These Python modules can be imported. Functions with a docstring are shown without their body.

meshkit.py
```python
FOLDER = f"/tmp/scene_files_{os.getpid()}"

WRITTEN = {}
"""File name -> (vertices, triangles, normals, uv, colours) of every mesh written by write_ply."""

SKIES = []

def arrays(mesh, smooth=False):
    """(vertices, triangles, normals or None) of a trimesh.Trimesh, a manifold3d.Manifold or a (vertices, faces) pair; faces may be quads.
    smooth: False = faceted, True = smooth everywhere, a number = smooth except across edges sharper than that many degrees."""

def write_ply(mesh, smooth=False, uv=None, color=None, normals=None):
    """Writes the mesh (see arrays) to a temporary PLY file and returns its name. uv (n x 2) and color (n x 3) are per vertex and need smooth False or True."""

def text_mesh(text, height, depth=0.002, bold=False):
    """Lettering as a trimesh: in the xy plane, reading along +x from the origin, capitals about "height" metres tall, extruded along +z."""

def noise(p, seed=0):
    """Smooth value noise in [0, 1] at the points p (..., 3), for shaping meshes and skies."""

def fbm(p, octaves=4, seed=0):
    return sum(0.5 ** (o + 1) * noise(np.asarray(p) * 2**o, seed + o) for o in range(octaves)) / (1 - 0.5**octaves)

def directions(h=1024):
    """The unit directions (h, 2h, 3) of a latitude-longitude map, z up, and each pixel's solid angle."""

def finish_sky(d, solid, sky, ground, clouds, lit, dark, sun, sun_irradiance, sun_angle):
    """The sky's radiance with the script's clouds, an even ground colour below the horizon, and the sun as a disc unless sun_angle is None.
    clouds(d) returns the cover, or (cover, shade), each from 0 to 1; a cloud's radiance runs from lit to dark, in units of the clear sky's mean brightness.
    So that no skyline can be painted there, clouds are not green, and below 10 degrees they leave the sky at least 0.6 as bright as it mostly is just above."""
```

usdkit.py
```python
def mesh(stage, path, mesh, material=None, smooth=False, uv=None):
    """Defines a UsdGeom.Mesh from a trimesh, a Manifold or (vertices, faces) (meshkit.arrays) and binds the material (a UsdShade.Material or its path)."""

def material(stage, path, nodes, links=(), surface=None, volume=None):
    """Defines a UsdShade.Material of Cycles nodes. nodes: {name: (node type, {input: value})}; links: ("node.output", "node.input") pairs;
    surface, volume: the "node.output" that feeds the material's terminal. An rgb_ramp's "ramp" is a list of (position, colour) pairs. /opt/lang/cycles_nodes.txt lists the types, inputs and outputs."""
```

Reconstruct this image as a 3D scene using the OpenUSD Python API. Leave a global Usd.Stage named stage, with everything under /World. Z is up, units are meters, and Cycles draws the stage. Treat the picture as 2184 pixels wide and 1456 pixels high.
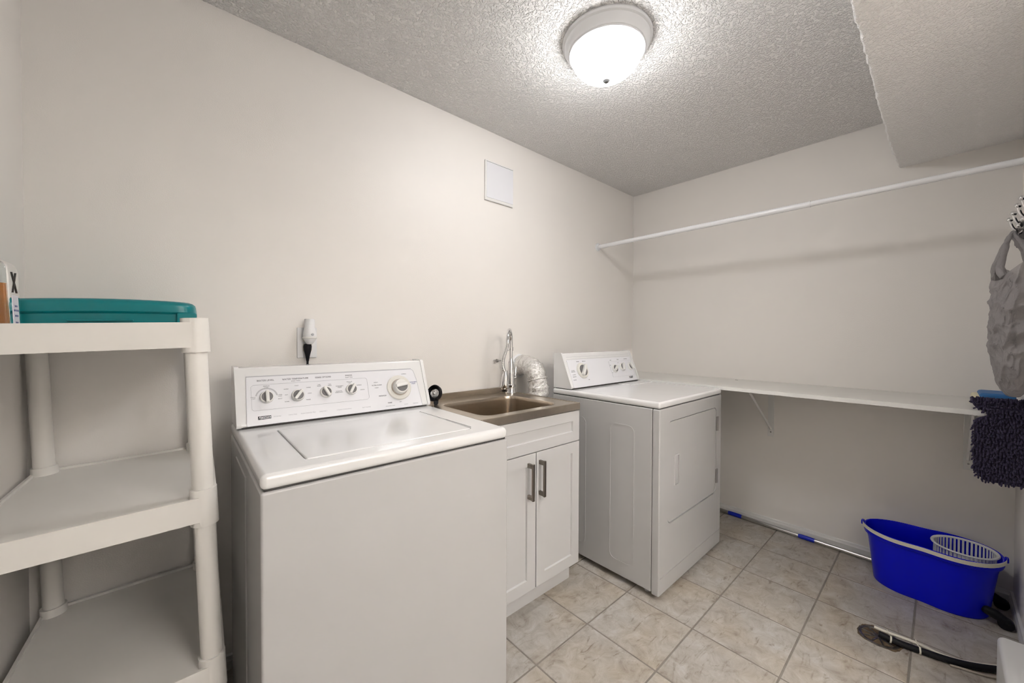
import math
import numpy as np
import trimesh
import manifold3d as m3
from manifold3d import Manifold, CrossSection
from shapely.geometry import Polygon, Point, LineString, box as sbox
from shapely import affinity
from shapely.ops import unary_union
import usdkit
import meshkit
from pxr import Usd, UsdGeom, UsdLux, Gf, Sdf, UsdShade

stage = Usd.Stage.CreateInMemory()
UsdGeom.SetStageUpAxis(stage, UsdGeom.Tokens.z)
UsdGeom.SetStageMetersPerUnit(stage, 1.0)
UsdGeom.Xform.Define(stage, '/World')
rng = np.random.default_rng(7)
PI = math.pi

# ------------------------------------------------------------------ camera, light, exposure
EXPOSURE = 0.78
UNSEEN_HALL_STRENGTH = 305.0                # unseen hallway uplighter, placed to light the fronts from behind the camera
LAMP_STRENGTH = 23.5                 # the frosted ceiling lamp, the only lamp inside the room
CAM_POS = (-2.9255, -1.7453, 1.2329)
CAM_YAW, CAM_PITCH, CAM_ROLL, CAM_FPX = 0.8419, -0.0149, 0.0037, 819.99
cam = UsdGeom.Camera.Define(stage, '/World/camera')
_f = np.array([math.cos(CAM_PITCH) * math.cos(CAM_YAW), math.cos(CAM_PITCH) * math.sin(CAM_YAW), math.sin(CAM_PITCH)])
_r = np.array([math.sin(CAM_YAW), -math.cos(CAM_YAW), 0.0])
_u = np.cross(_r, _f)
_c, _s = math.cos(CAM_ROLL), math.sin(CAM_ROLL)
_R, _U = _c * _r + _s * _u, -_s * _r + _c * _u
cam.AddTransformOp().Set(Gf.Matrix4d(*[*map(float, _R), 0.0], *[*map(float, _U), 0.0], *[*map(float, -_f), 0.0], *CAM_POS, 1.0))
cam.CreateHorizontalApertureAttr(36.0)
cam.CreateVerticalApertureAttr(24.0)
cam.CreateFocalLengthAttr(CAM_FPX * 36.0 / 2184.0)
cam.CreateClippingRangeAttr(Gf.Vec2f(0.02, 50))
cam.CreateExposureAttr(EXPOSURE)

# ------------------------------------------------------------------ helpers: scene graph
UsdGeom.Scope.Define(stage, '/World/Looks')
used = {}


def numbered(parent, name):
    k = used.get((parent, name), 0)
    used[(parent, name)] = k + 1
    return name if k == 0 else f'{name}_{k:03d}'


def data(prim, **kw):
    for k, v in kw.items():
        if v:
            prim.SetCustomDataByKey(k, v)


def thing(name, label, category, loc=(0, 0, 0), yaw=0.0, group=None, matrix=None, kind=None):
    path = '/World/' + numbered('/World', name)
    x = UsdGeom.Xform.Define(stage, path)
    if matrix is not None:
        x.AddTransformOp().Set(Gf.Matrix4d(*[float(v) for v in np.asarray(matrix).T.ravel()]))
    else:
        x.AddTranslateOp().Set(Gf.Vec3d(*loc))
        if yaw:
            x.AddRotateZOp().Set(math.degrees(yaw))
    data(x.GetPrim(), label=label, category=category, group=group, kind=kind)
    return path


def setting(name):
    path = '/World/' + numbered('/World', name)
    x = UsdGeom.Xform.Define(stage, path)
    data(x.GetPrim(), kind='structure')
    return path


def part(parent, name, mesh, mat, smooth=30, label=None, kind=None):
    path = parent + '/' + numbered(parent, name)
    m = usdkit.mesh(stage, path, mesh, LOOK[mat], smooth=smooth)
    data(m.GetPrim(), label=label, kind=kind)
    return path


# ------------------------------------------------------------------ helpers: shapes
def tm(m):
    if isinstance(m, Manifold):
        a = m.to_mesh()
        return trimesh.Trimesh(np.array(a.vert_properties)[:, :3], np.array(a.tri_verts), process=False)
    return m


def cat(*ms):
    return trimesh.util.concatenate([tm(m) for m in ms])


def tf(m, M):
    m = tm(m).copy()
    m.apply_transform(M)
    return m


def mv(m, x=0, y=0, z=0):
    m = tm(m).copy()
    m.apply_translation((x, y, z))
    return m


def rot(m, deg, axis, point=(0, 0, 0)):
    return tf(m, trimesh.transformations.rotation_matrix(math.radians(deg), axis, point))


_ball = {}


def ball(n):
    if n not in _ball:
        a = Manifold.sphere(1.0, n).to_mesh()
        _ball[n] = np.array(a.vert_properties)[:, :3]
    return _ball[n]


def rb(x0, x1, y0, y1, z0, z1, r=.003, n=12):
    """box with rounded edges"""
    r = min(r, (x1 - x0) / 2.01, (y1 - y0) / 2.01, (z1 - z0) / 2.01)
    b = ball(n) * r
    pts = [b + (x, y, z) for x in (x0 + r, x1 - r) for y in (y0 + r, y1 - r) for z in (z0 + r, z1 - r)]
    return Manifold.hull_points(np.vstack(pts))


def bx(x0, x1, y0, y1, z0, z1):
    return Manifold.cube((x1 - x0, y1 - y0, z1 - z0)).translate((x0, y0, z0))


def poly_manifold(poly, h, z0=0.0):
    loops = []
    for g in getattr(poly, 'geoms', [poly]):
        loops += [np.array(g.exterior.coords)[:-1]] + [np.array(i.coords)[:-1] for i in g.interiors]
    cs = CrossSection(loops, m3.FillRule.EvenOdd)
    return Manifold.extrude(cs, h).translate((0, 0, z0))


def rrect(x0, x1, y0, y1, r, n=6):
    return sbox(x0 + r, y0 + r, x1 - r, y1 - r).buffer(r, quad_segs=n)


def extr_x(poly, x0, x1):
    """extrude a profile given in (y, z) along x"""
    m = poly_manifold(poly, x1 - x0)
    M = np.eye(4)
    M[:3, :3] = [[0, 0, 1], [1, 0, 0], [0, 1, 0]]
    M[0, 3] = x0
    return m.transform(M[:3])


def lathe(profile, n=32, z=(0, 0, 1), at=(0, 0, 0)):
    """profile: (radius, height) pairs; axis along z at the point 'at'"""
    p = np.array(profile, float)
    a = np.linspace(0, 2 * PI, n, endpoint=False)
    v = np.stack([p[:, 0, None] * np.cos(a), p[:, 0, None] * np.sin(a), np.repeat(p[:, 1, None], n, 1)], -1).reshape(-1, 3)
    f = []
    for i in range(len(p) - 1):
        for j in range(n):
            k = (j + 1) % n
            f += [[i * n + j, i * n + k, (i + 1) * n + k], [i * n + j, (i + 1) * n + k, (i + 1) * n + j]]
    m = trimesh.Trimesh(v, f, process=False)
    m.merge_vertices()
    m.update_faces(m.nondegenerate_faces())
    M = trimesh.geometry.align_vectors((0, 0, 1), z)
    M[:3, 3] = at
    m.apply_transform(M)
    return m


def tube(path, r, n=10, closed=False, cap=True):
    p = np.array(path, float)
    N = len(p)
    r = np.broadcast_to(np.asarray(r, float), (N,))
    t = np.gradient(p, axis=0) if not closed else np.roll(p, -1, 0) - np.roll(p, 1, 0)
    t /= np.linalg.norm(t, axis=1, keepdims=True)
    u = np.cross(t[0], (0, 0, 1.0))
    if np.linalg.norm(u) < 1e-3:
        u = np.cross(t[0], (1.0, 0, 0))
    u /= np.linalg.norm(u)
    a = np.linspace(0, 2 * PI, n, endpoint=False)
    rows = []
    for i in range(N):
        u = u - t[i] * (u @ t[i])
        u /= np.linalg.norm(u)
        w = np.cross(t[i], u)
        rows.append(p[i] + r[i] * (np.cos(a)[:, None] * u + np.sin(a)[:, None] * w))
    v = np.vstack(rows)
    f = []
    for i in range(N if closed else N - 1):
        for j in range(n):
            k, i2 = (j + 1) % n, (i + 1) % N
            f += [[i * n + j, i * n + k, i2 * n + k], [i * n + j, i2 * n + k, i2 * n + j]]
    if not closed and cap:
        v = np.vstack([v, p[0], p[-1]])
        for j in range(n):
            k = (j + 1) % n
            f += [[N * n, k, j], [N * n + 1, (N - 1) * n + j, (N - 1) * n + k]]
    return trimesh.Trimesh(v, f, process=False)


def spline(pts, n=40):
    from scipy.interpolate import CubicSpline
    p = np.array(pts, float)
    d = np.r_[0, np.cumsum(np.linalg.norm(np.diff(p, axis=0), axis=1))]
    return CubicSpline(d, p)(np.linspace(0, d[-1], n))


def loft(rings, cap0=False, cap1=False):
    """rings: list of (n,3) closed rings"""
    n = len(rings[0])
    v = np.vstack(rings)
    f = []
    for i in range(len(rings) - 1):
        for j in range(n):
            k = (j + 1) % n
            f += [[i * n + j, i * n + k, (i + 1) * n + k], [i * n + j, (i + 1) * n + k, (i + 1) * n + j]]
    extra = []
    if cap0:
        extra.append(rings[0].mean(0)); q = len(v)
        f += [[q, (j + 1) % n, j] for j in range(n)]
    if cap1:
        q = len(v) + len(extra); extra.append(rings[-1].mean(0)); b = (len(rings) - 1) * n
        f += [[q, b + j, b + (j + 1) % n] for j in range(n)]
    if extra:
        v = np.vstack([v, extra])
    return trimesh.Trimesh(v, f, process=False)


def frame(o, s, t):
    s, t = np.array(s, float), np.array(t, float)
    s /= np.linalg.norm(s); t /= np.linalg.norm(t)
    M = np.eye(4)
    M[:3, 0], M[:3, 1], M[:3, 2], M[:3, 3] = s, t, np.cross(s, t), o
    return M


def text(s, t, string, h, depth=.0004, bold=False, align='c', shear=0.0):
    m = meshkit.text_mesh(string, h, depth, bold)
    b = m.bounds
    if shear:
        v = m.vertices.copy(); v[:, 0] += shear * v[:, 1]; m.vertices = v
    dx = {'c': -(b[0, 0] + b[1, 0]) / 2, 'l': -b[0, 0], 'r': -b[1, 0]}[align]
    m.apply_translation((s + dx, t - h / 2, 0))
    return m


def ring_poly(poly, w):
    return poly.difference(poly.buffer(-w))


# ------------------------------------------------------------------ materials
LOOK = {}


def mat(name, nodes, links, surface, volume=None):
    LOOK[name] = usdkit.material(stage, '/World/Looks/' + name, nodes, links, surface=surface, volume=volume)


def plain(name, color, rough=.5, metal=0.0, bump=None, mottle=None, **kw):
    """principled; bump=(scale, distance); mottle=(scale, amount): soft tonal unevenness of the stuff itself"""
    nodes = {'p': ('principled_bsdf', {'base_color': color, 'roughness': rough, 'metallic': metal, **kw})}
    links = []
    if bump or mottle:
        nodes['g'] = ('geometry', {})
    if mottle:
        c = np.array(color)
        nodes['n'] = ('noise_texture', {'scale': mottle[0], 'detail': 4.0, 'roughness': .6})
        nodes['r'] = ('rgb_ramp', {'ramp': [(.3, tuple(c * (1 - mottle[1]))), (.7, tuple(np.minimum(c * (1 + mottle[1]), 1)))]})
        links += [('g.position', 'n.vector'), ('n.fac', 'r.fac'), ('r.color', 'p.base_color')]
    if bump:
        nodes['bn'] = ('noise_texture', {'scale': bump[0], 'detail': 3.0, 'roughness': .6})
        nodes['b'] = ('bump', {'strength': 1.0, 'distance': bump[1]})
        links += [('g.position', 'bn.vector'), ('bn.fac', 'b.height'), ('b.normal', 'p.normal')]
    mat(name, nodes, links, 'p.BSDF')


plain('wall_paint', (.86, .825, .785), .5, bump=(260, .0004), mottle=(1.6, .012))
plain('trim_paint', (.80, .79, .77), .3)
def stipple(name, dist, scale):
    mat(name, {
        'g': ('geometry', {}),
        'n': ('noise_texture', {'scale': scale, 'detail': 2.0, 'roughness': .6}),
        'r': ('rgb_ramp', {'ramp': [(.44, (0, 0, 0)), (.5, (.25, .25, .25)), (.62, (1, 1, 1))]}),
        'b': ('bump', {'strength': 1.0, 'distance': dist}),
        'p': ('principled_bsdf', {'base_color': (.95, .93, .91), 'roughness': .9})},
        [('g.position', 'n.vector'), ('n.fac', 'r.fac'), ('r.color', 'b.height'), ('b.normal', 'p.normal')], 'p.BSDF')


stipple('popcorn', .0055, 118.0)
stipple('popcorn_worn', .0022, 130.0)
mat('floor_tile', {
    'g': ('geometry', {}), 'oi': ('object_info', {}),
    'rs': ('math', {'math_type': 'multiply', 'value2': 37.0}),
    'cx': ('combine_xyz', {}),
    'add': ('mix', {'mix_type': 'add', 'fac': 1.0, 'use_clamp': False}),
    'n1': ('noise_texture', {'scale': 14.0, 'detail': 8.0, 'roughness': .70, 'distortion': .7}),
    'r1': ('rgb_ramp', {'ramp': [(.28, (.28, .24, .20)), (.42, (.405, .37, .33)), (.55, (.47, .443, .405)), (.70, (.545, .53, .515))]}),
    'mp': ('mapping', {'rotation': (0, 0, .6), 'scale': (11, 30, 1)}),
    'n2': ('noise_texture', {'scale': 1.0, 'detail': 5.0, 'roughness': .68, 'distortion': 1.4}),
    'r2': ('rgb_ramp', {'ramp': [(.30, (.52, .46, .40)), (.37, (.84, .81, .78)), (.46, (1, 1, 1))]}),
    'mx': ('mix', {'mix_type': 'multiply', 'fac': .9}),
    'n3': ('noise_texture', {'scale': 4.0, 'detail': 2.0}),
    'r3': ('rgb_ramp', {'ramp': [(.4, (1, 1, 1)), (.68, (1.0, .94, .85))]}),
    'mx2': ('mix', {'mix_type': 'multiply', 'fac': 1.0}),
    'b': ('bump', {'strength': .5, 'distance': .0012}),
    'p': ('principled_bsdf', {'roughness': .42, 'specular_ior_level': .35})},
    [('oi.random', 'rs.value1'), ('rs.value', 'cx.x'), ('rs.value', 'cx.z'), ('g.position', 'add.color1'), ('cx.vector', 'add.color2'),
     ('add.color', 'n1.vector'), ('add.color', 'mp.vector'), ('mp.vector', 'n2.vector'), ('add.color', 'n3.vector'),
     ('n1.fac', 'r1.fac'), ('n2.fac', 'r2.fac'), ('r1.color', 'mx.color1'), ('r2.color', 'mx.color2'),
     ('n3.fac', 'r3.fac'), ('mx.color', 'mx2.color1'), ('r3.color', 'mx2.color2'), ('mx2.color', 'p.base_color'),
     ('n2.fac', 'b.height'), ('b.normal', 'p.normal')], 'p.BSDF')
plain('grout', (.25, .225, .195), .8, mottle=(14, .18))
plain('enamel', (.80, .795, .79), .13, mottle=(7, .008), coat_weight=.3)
plain('enamel_shaded', (.51, .504, .50), .22, mottle=(5, .01))  # same white enamel, greyed: dimmer light on the bodies put into the colour
plain('panel_white', (.80, .80, .83), .25)
plain('painted_gap_shadow', (.05, .048, .045), .7)  # dark filler, the shadow inside appliance gaps put into the colour
plain('print_ink', (.16, .16, .18), .5)
plain('print_grey', (.50, .50, .53), .5)
plain('print_blue', (.14, .16, .32), .5)
plain('logo_black', (.012, .012, .016), .35)
plain('knob_white', (.80, .79, .76), .25)
plain('knob_grey', (.15, .145, .145), .35)
plain('dial_cream', (.73, .71, .66), .3)
plain('dial_tan', (.46, .40, .34), .3)
plain('cabinet_white', (.60, .592, .59), .28)
plain('stainless', (.53, .465, .39), .27, metal=1.0, bump=(420, .00008), mottle=(30, .05))
plain('bowl_steel', (.50, .43, .35), .26, metal=1.0, mottle=(60, .04))
plain('chrome', (.72, .72, .73), .09, metal=1.0)
plain('pull_bronze', (.24, .215, .185), .32, metal=1.0)
plain('pole_steel', (.66, .65, .64), .24, metal=1.0)
plain('steel_dark', (.42, .41, .40), .3, metal=1.0)
mat('foil', {
    'g': ('geometry', {}), 'v': ('voronoi_texture', {'scale': 70.0}) if False else ('noise_texture', {'scale': 75.0, 'detail': 4.0, 'roughness': .7, 'distortion': .8}),
    'b': ('bump', {'strength': 1.0, 'distance': .008}),
    'p': ('principled_bsdf', {'base_color': (.86, .855, .84), 'metallic': 1.0, 'roughness': .2})},
    [('g.position', 'v.vector'), ('v.fac', 'b.height'), ('b.normal', 'p.normal')], 'p.BSDF')
plain('shelf_plastic', (.80, .775, .735), .36, mottle=(9, .01))
plain('teal_plastic', (.0, .20, .225), .28)
plain('rubber_black', (.006, .006, .009), .5, specular_ior_level=.25)
plain('bucket_blue', (.002, .006, .70), .25, specular_ior_level=.3)
plain('grip_blue', (.004, .02, .45), .35)
plain('white_plastic', (.82, .82, .83), .3)
plain('cream_plastic', (.78, .74, .64), .4)
plain('rod_white', (.84, .84, .85), .22)
plain('shelf_board', (.79, .77, .73), .4, mottle=(6, .015))
plain('mop_fiber', (.028, .020, .060), .75, sheen_weight=.45, sheen_roughness=.4, sheen_tint=(.6, .55, .7))
plain('cloth_blue', (.03, .16, .42), .5)
plain('cloth_yellow', (.80, .74, .52), .5)
plain('drain_metal', (.20, .185, .175), .42, metal=1.0, mottle=(80, .4))
plain('finial_grey', (.22, .22, .22), .5)
plain('grime', (.13, .088, .052), .9, mottle=(60, .5))
plain('label_paper', (.78, .76, .82), .5)
plain('reed_dark', (.05, .045, .04), .6)
mat('amber', {'p': ('principled_bsdf', {'base_color': (.62, .24, .045), 'roughness': .08, 'transmission_weight': .55, 'ior': 1.36})}, [], 'p.BSDF')
mat('clear_glass', {
    't': ('transparent_bsdf', {'color': (.93, .95, .95)}), 'gl': ('glossy_bsdf', {'roughness': .03, 'color': (1, 1, 1)}),
    'fr': ('fresnel', {'IOR': 1.5}), 'm': ('mix_closure', {})},
    [('fr.fac', 'm.fac'), ('t.BSDF', 'm.closure1'), ('gl.BSDF', 'm.closure2')], 'm.closure')
mat('bag_film', {
    'g': ('geometry', {}), 'n': ('noise_texture', {'scale': 26.0, 'detail': 3.0, 'distortion': 1.2}),
    'b': ('bump', {'strength': 1.0, 'distance': .012}),
    'p': ('principled_bsdf', {'base_color': (.46, .44, .445), 'roughness': .18}),
    'tl': ('translucent_bsdf', {'color': (.42, .40, .40)}),
    'tr': ('transparent_bsdf', {'color': (.85, .83, .82)}),
    'm1': ('mix_closure', {'fac': .30}), 'm2': ('mix_closure', {'fac': .26})},
    [('g.position', 'n.vector'), ('n.fac', 'b.height'), ('b.normal', 'p.normal'), ('p.BSDF', 'm1.closure1'), ('tl.BSDF', 'm1.closure2'),
     ('m1.closure', 'm2.closure1'), ('tr.BSDF', 'm2.closure2')], 'm2.closure')
mat('lamp_glass', {'p': ('principled_bsdf', {'base_color': (.9, .9, .9), 'roughness': .3, 'emission_color': (.99, .99, 1.0), 'emission_strength': LAMP_STRENGTH})}, [], 'p.BSDF')

mat('unseen_hall_glow', {'p': ('principled_bsdf', {'base_color': (.9, .9, .9), 'roughness': .3, 'emission_color': (1.0, .985, .97), 'emission_strength': UNSEEN_HALL_STRENGTH})}, [], 'p.BSDF')  # glow of the uplighter out of view in the hallway

# ------------------------------------------------------------------ the room
XL, YF, H = -3.231, -1.98, 2.403            # left wall, front wall, ceiling; the far right-hand corner is the origin
TH = .1
DX0, DX1, DZ = -2.78, -1.20, 2.04
for nm, b in (('wall_back', (XL - TH, TH, 0, TH)), ('wall_right', (0, TH, YF - TH, 0)), ('wall_left', (XL - TH, XL, YF - TH, 0)), ('wall_front', (XL, 0, YF - TH, YF))):
    w = '/World/' + numbered('/World', nm)
    solid = bx(b[0], b[1], b[2], b[3], 0, H)
    if nm == 'wall_front':                   # unseen opening, placed to let the hallway light in
        solid = solid - bx(DX0, DX1, b[2] - .1, b[3] + .1, -.1, DZ)
    m = usdkit.mesh(stage, w, solid, LOOK['wall_paint'])
    data(m.GetPrim(), kind='structure')

# out of view: doorway and lit hallway, placed to brighten the appliance fronts
dr = setting('door_1')
for x0, x1, z0, z1 in ((DX0 - .055, DX0 + .012, 0, DZ + .055), (DX1 - .012, DX1 + .055, 0, DZ + .055), (DX0 + .012, DX1 - .012, DZ - .012, DZ + .055)):
    part(dr, 'casing', rb(x0, x1, YF - TH - .012, YF + .012, z0, z1, .003), 'trim_paint')
HX0, HX1, HY = -3.2, -.6, -3.6
hw = setting('wall_hallway')
for x0, x1, y0, y1 in ((HX0, HX1, HY - TH, HY), (HX0 - TH, HX0, HY, YF - TH), (HX1, HX1 + TH, HY, YF - TH)):
    part(hw, 'wall_panel', bx(x0, x1, y0, y1, 0, H), 'wall_paint')
part(hw, 'ceiling_panel', bx(HX0, HX1, HY, YF - TH, H, H + TH), 'popcorn')
part(hw, 'floor_panel', bx(HX0, HX1, HY, YF - TH, -.06, 0), 'trim_paint')

cl = setting('ceiling')
part(cl, 'ceiling_panel', bx(XL - TH, TH, YF - TH, TH, H, H + TH), 'popcorn')
# the boxed-in bulkhead along the front wall, its lower edge a little ragged from the stipple
nx = 900
xs = np.linspace(XL, 0, nx)
jag = (meshkit.fbm(np.stack([xs * 40, xs * 0, xs * 0], -1), 4, 5) - .5) * .010
yb = -1.567 + jag - .012 * np.clip((xs + .3) / .3, 0, 1)
zb = 2.134 + (meshkit.fbm(np.stack([xs * 30, xs * 0 + 3, xs * 0], -1), 3, 8) - .5) * .006
rings = [np.array([[x, y, H], [x, YF, H], [x, YF, 2.146], [x, y - .005, z], [x, y, z + .005]]) for x, y, z in zip(xs, yb, zb)]
part(cl, 'bulkhead', loft(rings, True, True), 'popcorn_worn', smooth=False)

fl = setting('floor')
part(fl, 'grout_bed', bx(XL - TH, TH, YF - TH, TH, -.06, -.0016), 'grout')
TS, GX, GY, GAP = .3108, -1.2842, -.7467, .0066


def tile(x0, x1, y0, y1):
    c = .0016
    v = np.array([[x0, y0, -.004], [x1, y0, -.004], [x1, y1, -.004], [x0, y1, -.004],
                  [x0, y0, -c * .6], [x1, y0, -c * .6], [x1, y1, -c * .6], [x0, y1, -c * .6],
                  [x0 + c, y0 + c, 0], [x1 - c, y0 + c, 0], [x1 - c, y1 - c, 0], [x0 + c, y1 - c, 0]])
    f = []
    for b in (0, 4):
        for j in range(4):
            k = (j + 1) % 4
            f += [[b + j, b + k, b + 4 + k], [b + j, b + 4 + k, b + 4 + j]]
    f += [[8, 9, 10], [8, 10, 11]]
    return trimesh.Trimesh(v, f, process=False)


for i in range(-7, 6):
    for j in range(-4, 5):
        x0, x1 = max(GX + i * TS + GAP / 2, XL), min(GX + (i + 1) * TS - GAP / 2, 0)
        y1, y0 = min(GY - j * TS - GAP / 2, 0), max(GY - (j + 1) * TS + GAP / 2, YF)
        if x1 - x0 > .01 and y1 - y0 > .01:
            part(fl, 'tile', tile(x0, x1, y0, y1), 'floor_tile', smooth=False)

prof = Polygon([(0, 0), (.012, 0), (.012, .032), (.0095, .037), (.0075, .048), (0, .052)])
for nm, L, o, yaw in (('baseboard_back', -XL, (XL, 0), 0), ('baseboard_right', -YF, (0, 0), -90), ('baseboard_left', -YF, (XL, YF), 90), ('baseboard_front', -DX1 - .056, (0, YF), 180), ('baseboard_front', DX0 - .056 - XL, (DX0 - .056, YF), 180)):
    m = extr_x(affinity.scale(prof, -1, 1, origin=(0, 0)), 0, L)
    m = rot(m, yaw, (0, 0, 1))
    m.apply_translation((o[0], o[1], 0))
    p = '/World/' + numbered('/World', nm)
    data(usdkit.mesh(stage, p, m, LOOK['trim_paint'], smooth=20).GetPrim(), kind='structure')

# ------------------------------------------------------------------ ceiling light
LX, LY = -1.622, -.842
t = thing('ceiling_light', 'round flush ceiling light with frosted glass bowl and white rim, lit', 'ceiling light', (LX, LY, H))
part(t, 'rim', lathe([(.0, 0), (.172, 0), (.174, -.006), (.172, -.014), (.166, -.018), (.163, -.030), (.152, -.046), (.147, -.049), (.146, -.054), (.141, -.057), (.1385, -.055), (.1385, -.040), (0, -.040)], 64), 'white_plastic', label='white stepped metal rim')
dome = [(.1375, -.046)] + [(.1375 * math.cos(a), -.053 - .094 * math.sin(a)) for a in np.linspace(0, PI / 2, 14)]
part(t, 'glass_bowl', lathe(dome[:-1] + [(0.004, -.147)], 64), 'lamp_glass', smooth=True, label='glowing frosted glass bowl')
part(t, 'finial', lathe([(.0, -.146), (.013, -.1465), (.0145, -.151), (.0135, -.158), (.008, -.164), (0, -.1655)], 20), 'finial_grey', label='small grey retaining knob')

h2 = thing('floor_lamp', 'unseen white uplighter behind the camera, placed to light the appliance fronts and floor', 'floor lamp', (-2.10, -3.15, 0))  # out of view; its bounced light brightens fronts, floor and right side
part(h2, 'base', lathe([(0, 0), (.14, 0), (.14, .015), (.02, .03), (0, .03)], 32), 'white_plastic')
part(h2, 'pole', lathe([(.012, .02), (.012, 1.70)], 12), 'white_plastic')
part(h2, 'bowl', lathe([(0, 1.69), (.05, 1.70), (.14, 1.76), (.19, 1.84), (.185, 1.84), (.135, 1.765), (.05, 1.71), (0, 1.70)], 40), 'white_plastic')
part(h2, 'bulb_disc', lathe([(.12, 1.785), (0, 1.785)], 32), 'unseen_hall_glow')

# ------------------------------------------------------------------ washer and dryer
def console_profile(by, bz, ty, tz, back, grow=0.0, r=.008):
    p = Polygon([(by, bz), (ty, tz), (back, tz), (back, bz)])
    p = p.buffer(-r).buffer(r, quad_segs=5)
    if grow:
        p = p.buffer(grow, quad_segs=4).intersection(sbox(by - 1, bz, back, tz + 1))
    return p


def knob(F, parent, s, t, deg, r=.0205, cream=False):
    """a rotary control: white skirt, grey half moons, white grip bar across"""
    M = F @ trimesh.transformations.translation_matrix((s, t, 0)) @ trimesh.transformations.rotation_matrix(math.radians(deg), (0, 0, 1))
    k = part(parent, 'control_knob', tf(lathe([(0, .001), (r, .001), (r * 1.02, .004), (r * .98, .010), (r * .92, .013), (0, .013)], 28), M), 'dial_cream' if cream else 'knob_white')
    moons = [mv(poly_manifold(Point(0, 0).buffer(r * .80, quad_segs=8).intersection(sbox(a, -1, b, 1)), .0012), 0, 0, .0126) for a, b in ((-1, -r * .27), (r * .27, 1))]
    part(k, 'dark_insert', tf(cat(*moons), M), 'knob_grey', label='dark grey insert beside the grip')
    part(k, 'grip', tf(rb(-r * .25, r * .25, -r * .95, r * .95, .008, .0255, r * .14, 10), M), 'knob_white', label='raised white grip bar')
    return k


def machine_top(W, D, z0, z1, lid=None):
    m = rb(0, W, 0, D, z0, z1, .012, 16)
    return m


# --- washer
WW, WD = .692, .664
wt = thing('washing_machine', 'white top-loading washing machine with a wide control console, nearest the shelf unit', 'washing machine', (-2.7814, -.7765, 0), -.0199)
part(wt, 'body', cat(rb(0, WW, 0, WD, .022, .8915, .006), rb(-.0035, .002, .24, .47, .06, .86, .0017), *[mv(lathe([(0, 0), (.022, 0), (.022, .012), (.012, .014), (.012, .024), (0, .024)], 16), x, y, 0) for x in (.05, WW - .05) for y in (.05, WD - .05)]), 'enamel_shaded')
part(wt, 'seam', bx(.007, WW - .007, .007, WD - .007, .886, .8965), 'painted_gap_shadow', label='gap under the top panel, its shadow painted dark')
lidp = Polygon([(.100, .060), (.592, .060), (.586, .440), (.100, .440)]).buffer(-.012).buffer(.012, quad_segs=5)
top = rb(0, WW, 0, WD, .8945, .930, .013, 16) - poly_manifold(lidp, .05, .9235)
groove = unary_union([Polygon([(.5935, .075), (.604, .085), (.5945, .43), (.589, .43)])])
part(wt, 'top_panel', top - poly_manifold(groove, .05, .9262), 'enamel')
lidin = lidp.buffer(-.0035)
lid = poly_manifold(lidin, .0068, .9236)
lid = lid ^ rb(-.1, .9, -.1, .9, .9, .9303, .0)if False else lid
lip = rb(.1045, .5885, .0645, .4365, .9236, .9312, .0035, 12) ^ poly_manifold(lidin, .05, .92)
part(wt, 'lid', lip, 'enamel', label='flat lid set into the top panel')
CB, CZ, CT, CTZ = .510, .9335, .585, 1.122
part(wt, 'console', extr_x(console_profile(CB, CZ, CT, CTZ, .660), .012, .676), 'enamel')
for a, b in ((.003, .016), (.672, .685)):
    part(wt, 'end_cap', extr_x(console_profile(CB, CZ, CT, CTZ, .660, .0035, .010), a, b), 'enamel', label='console end cap')
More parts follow.
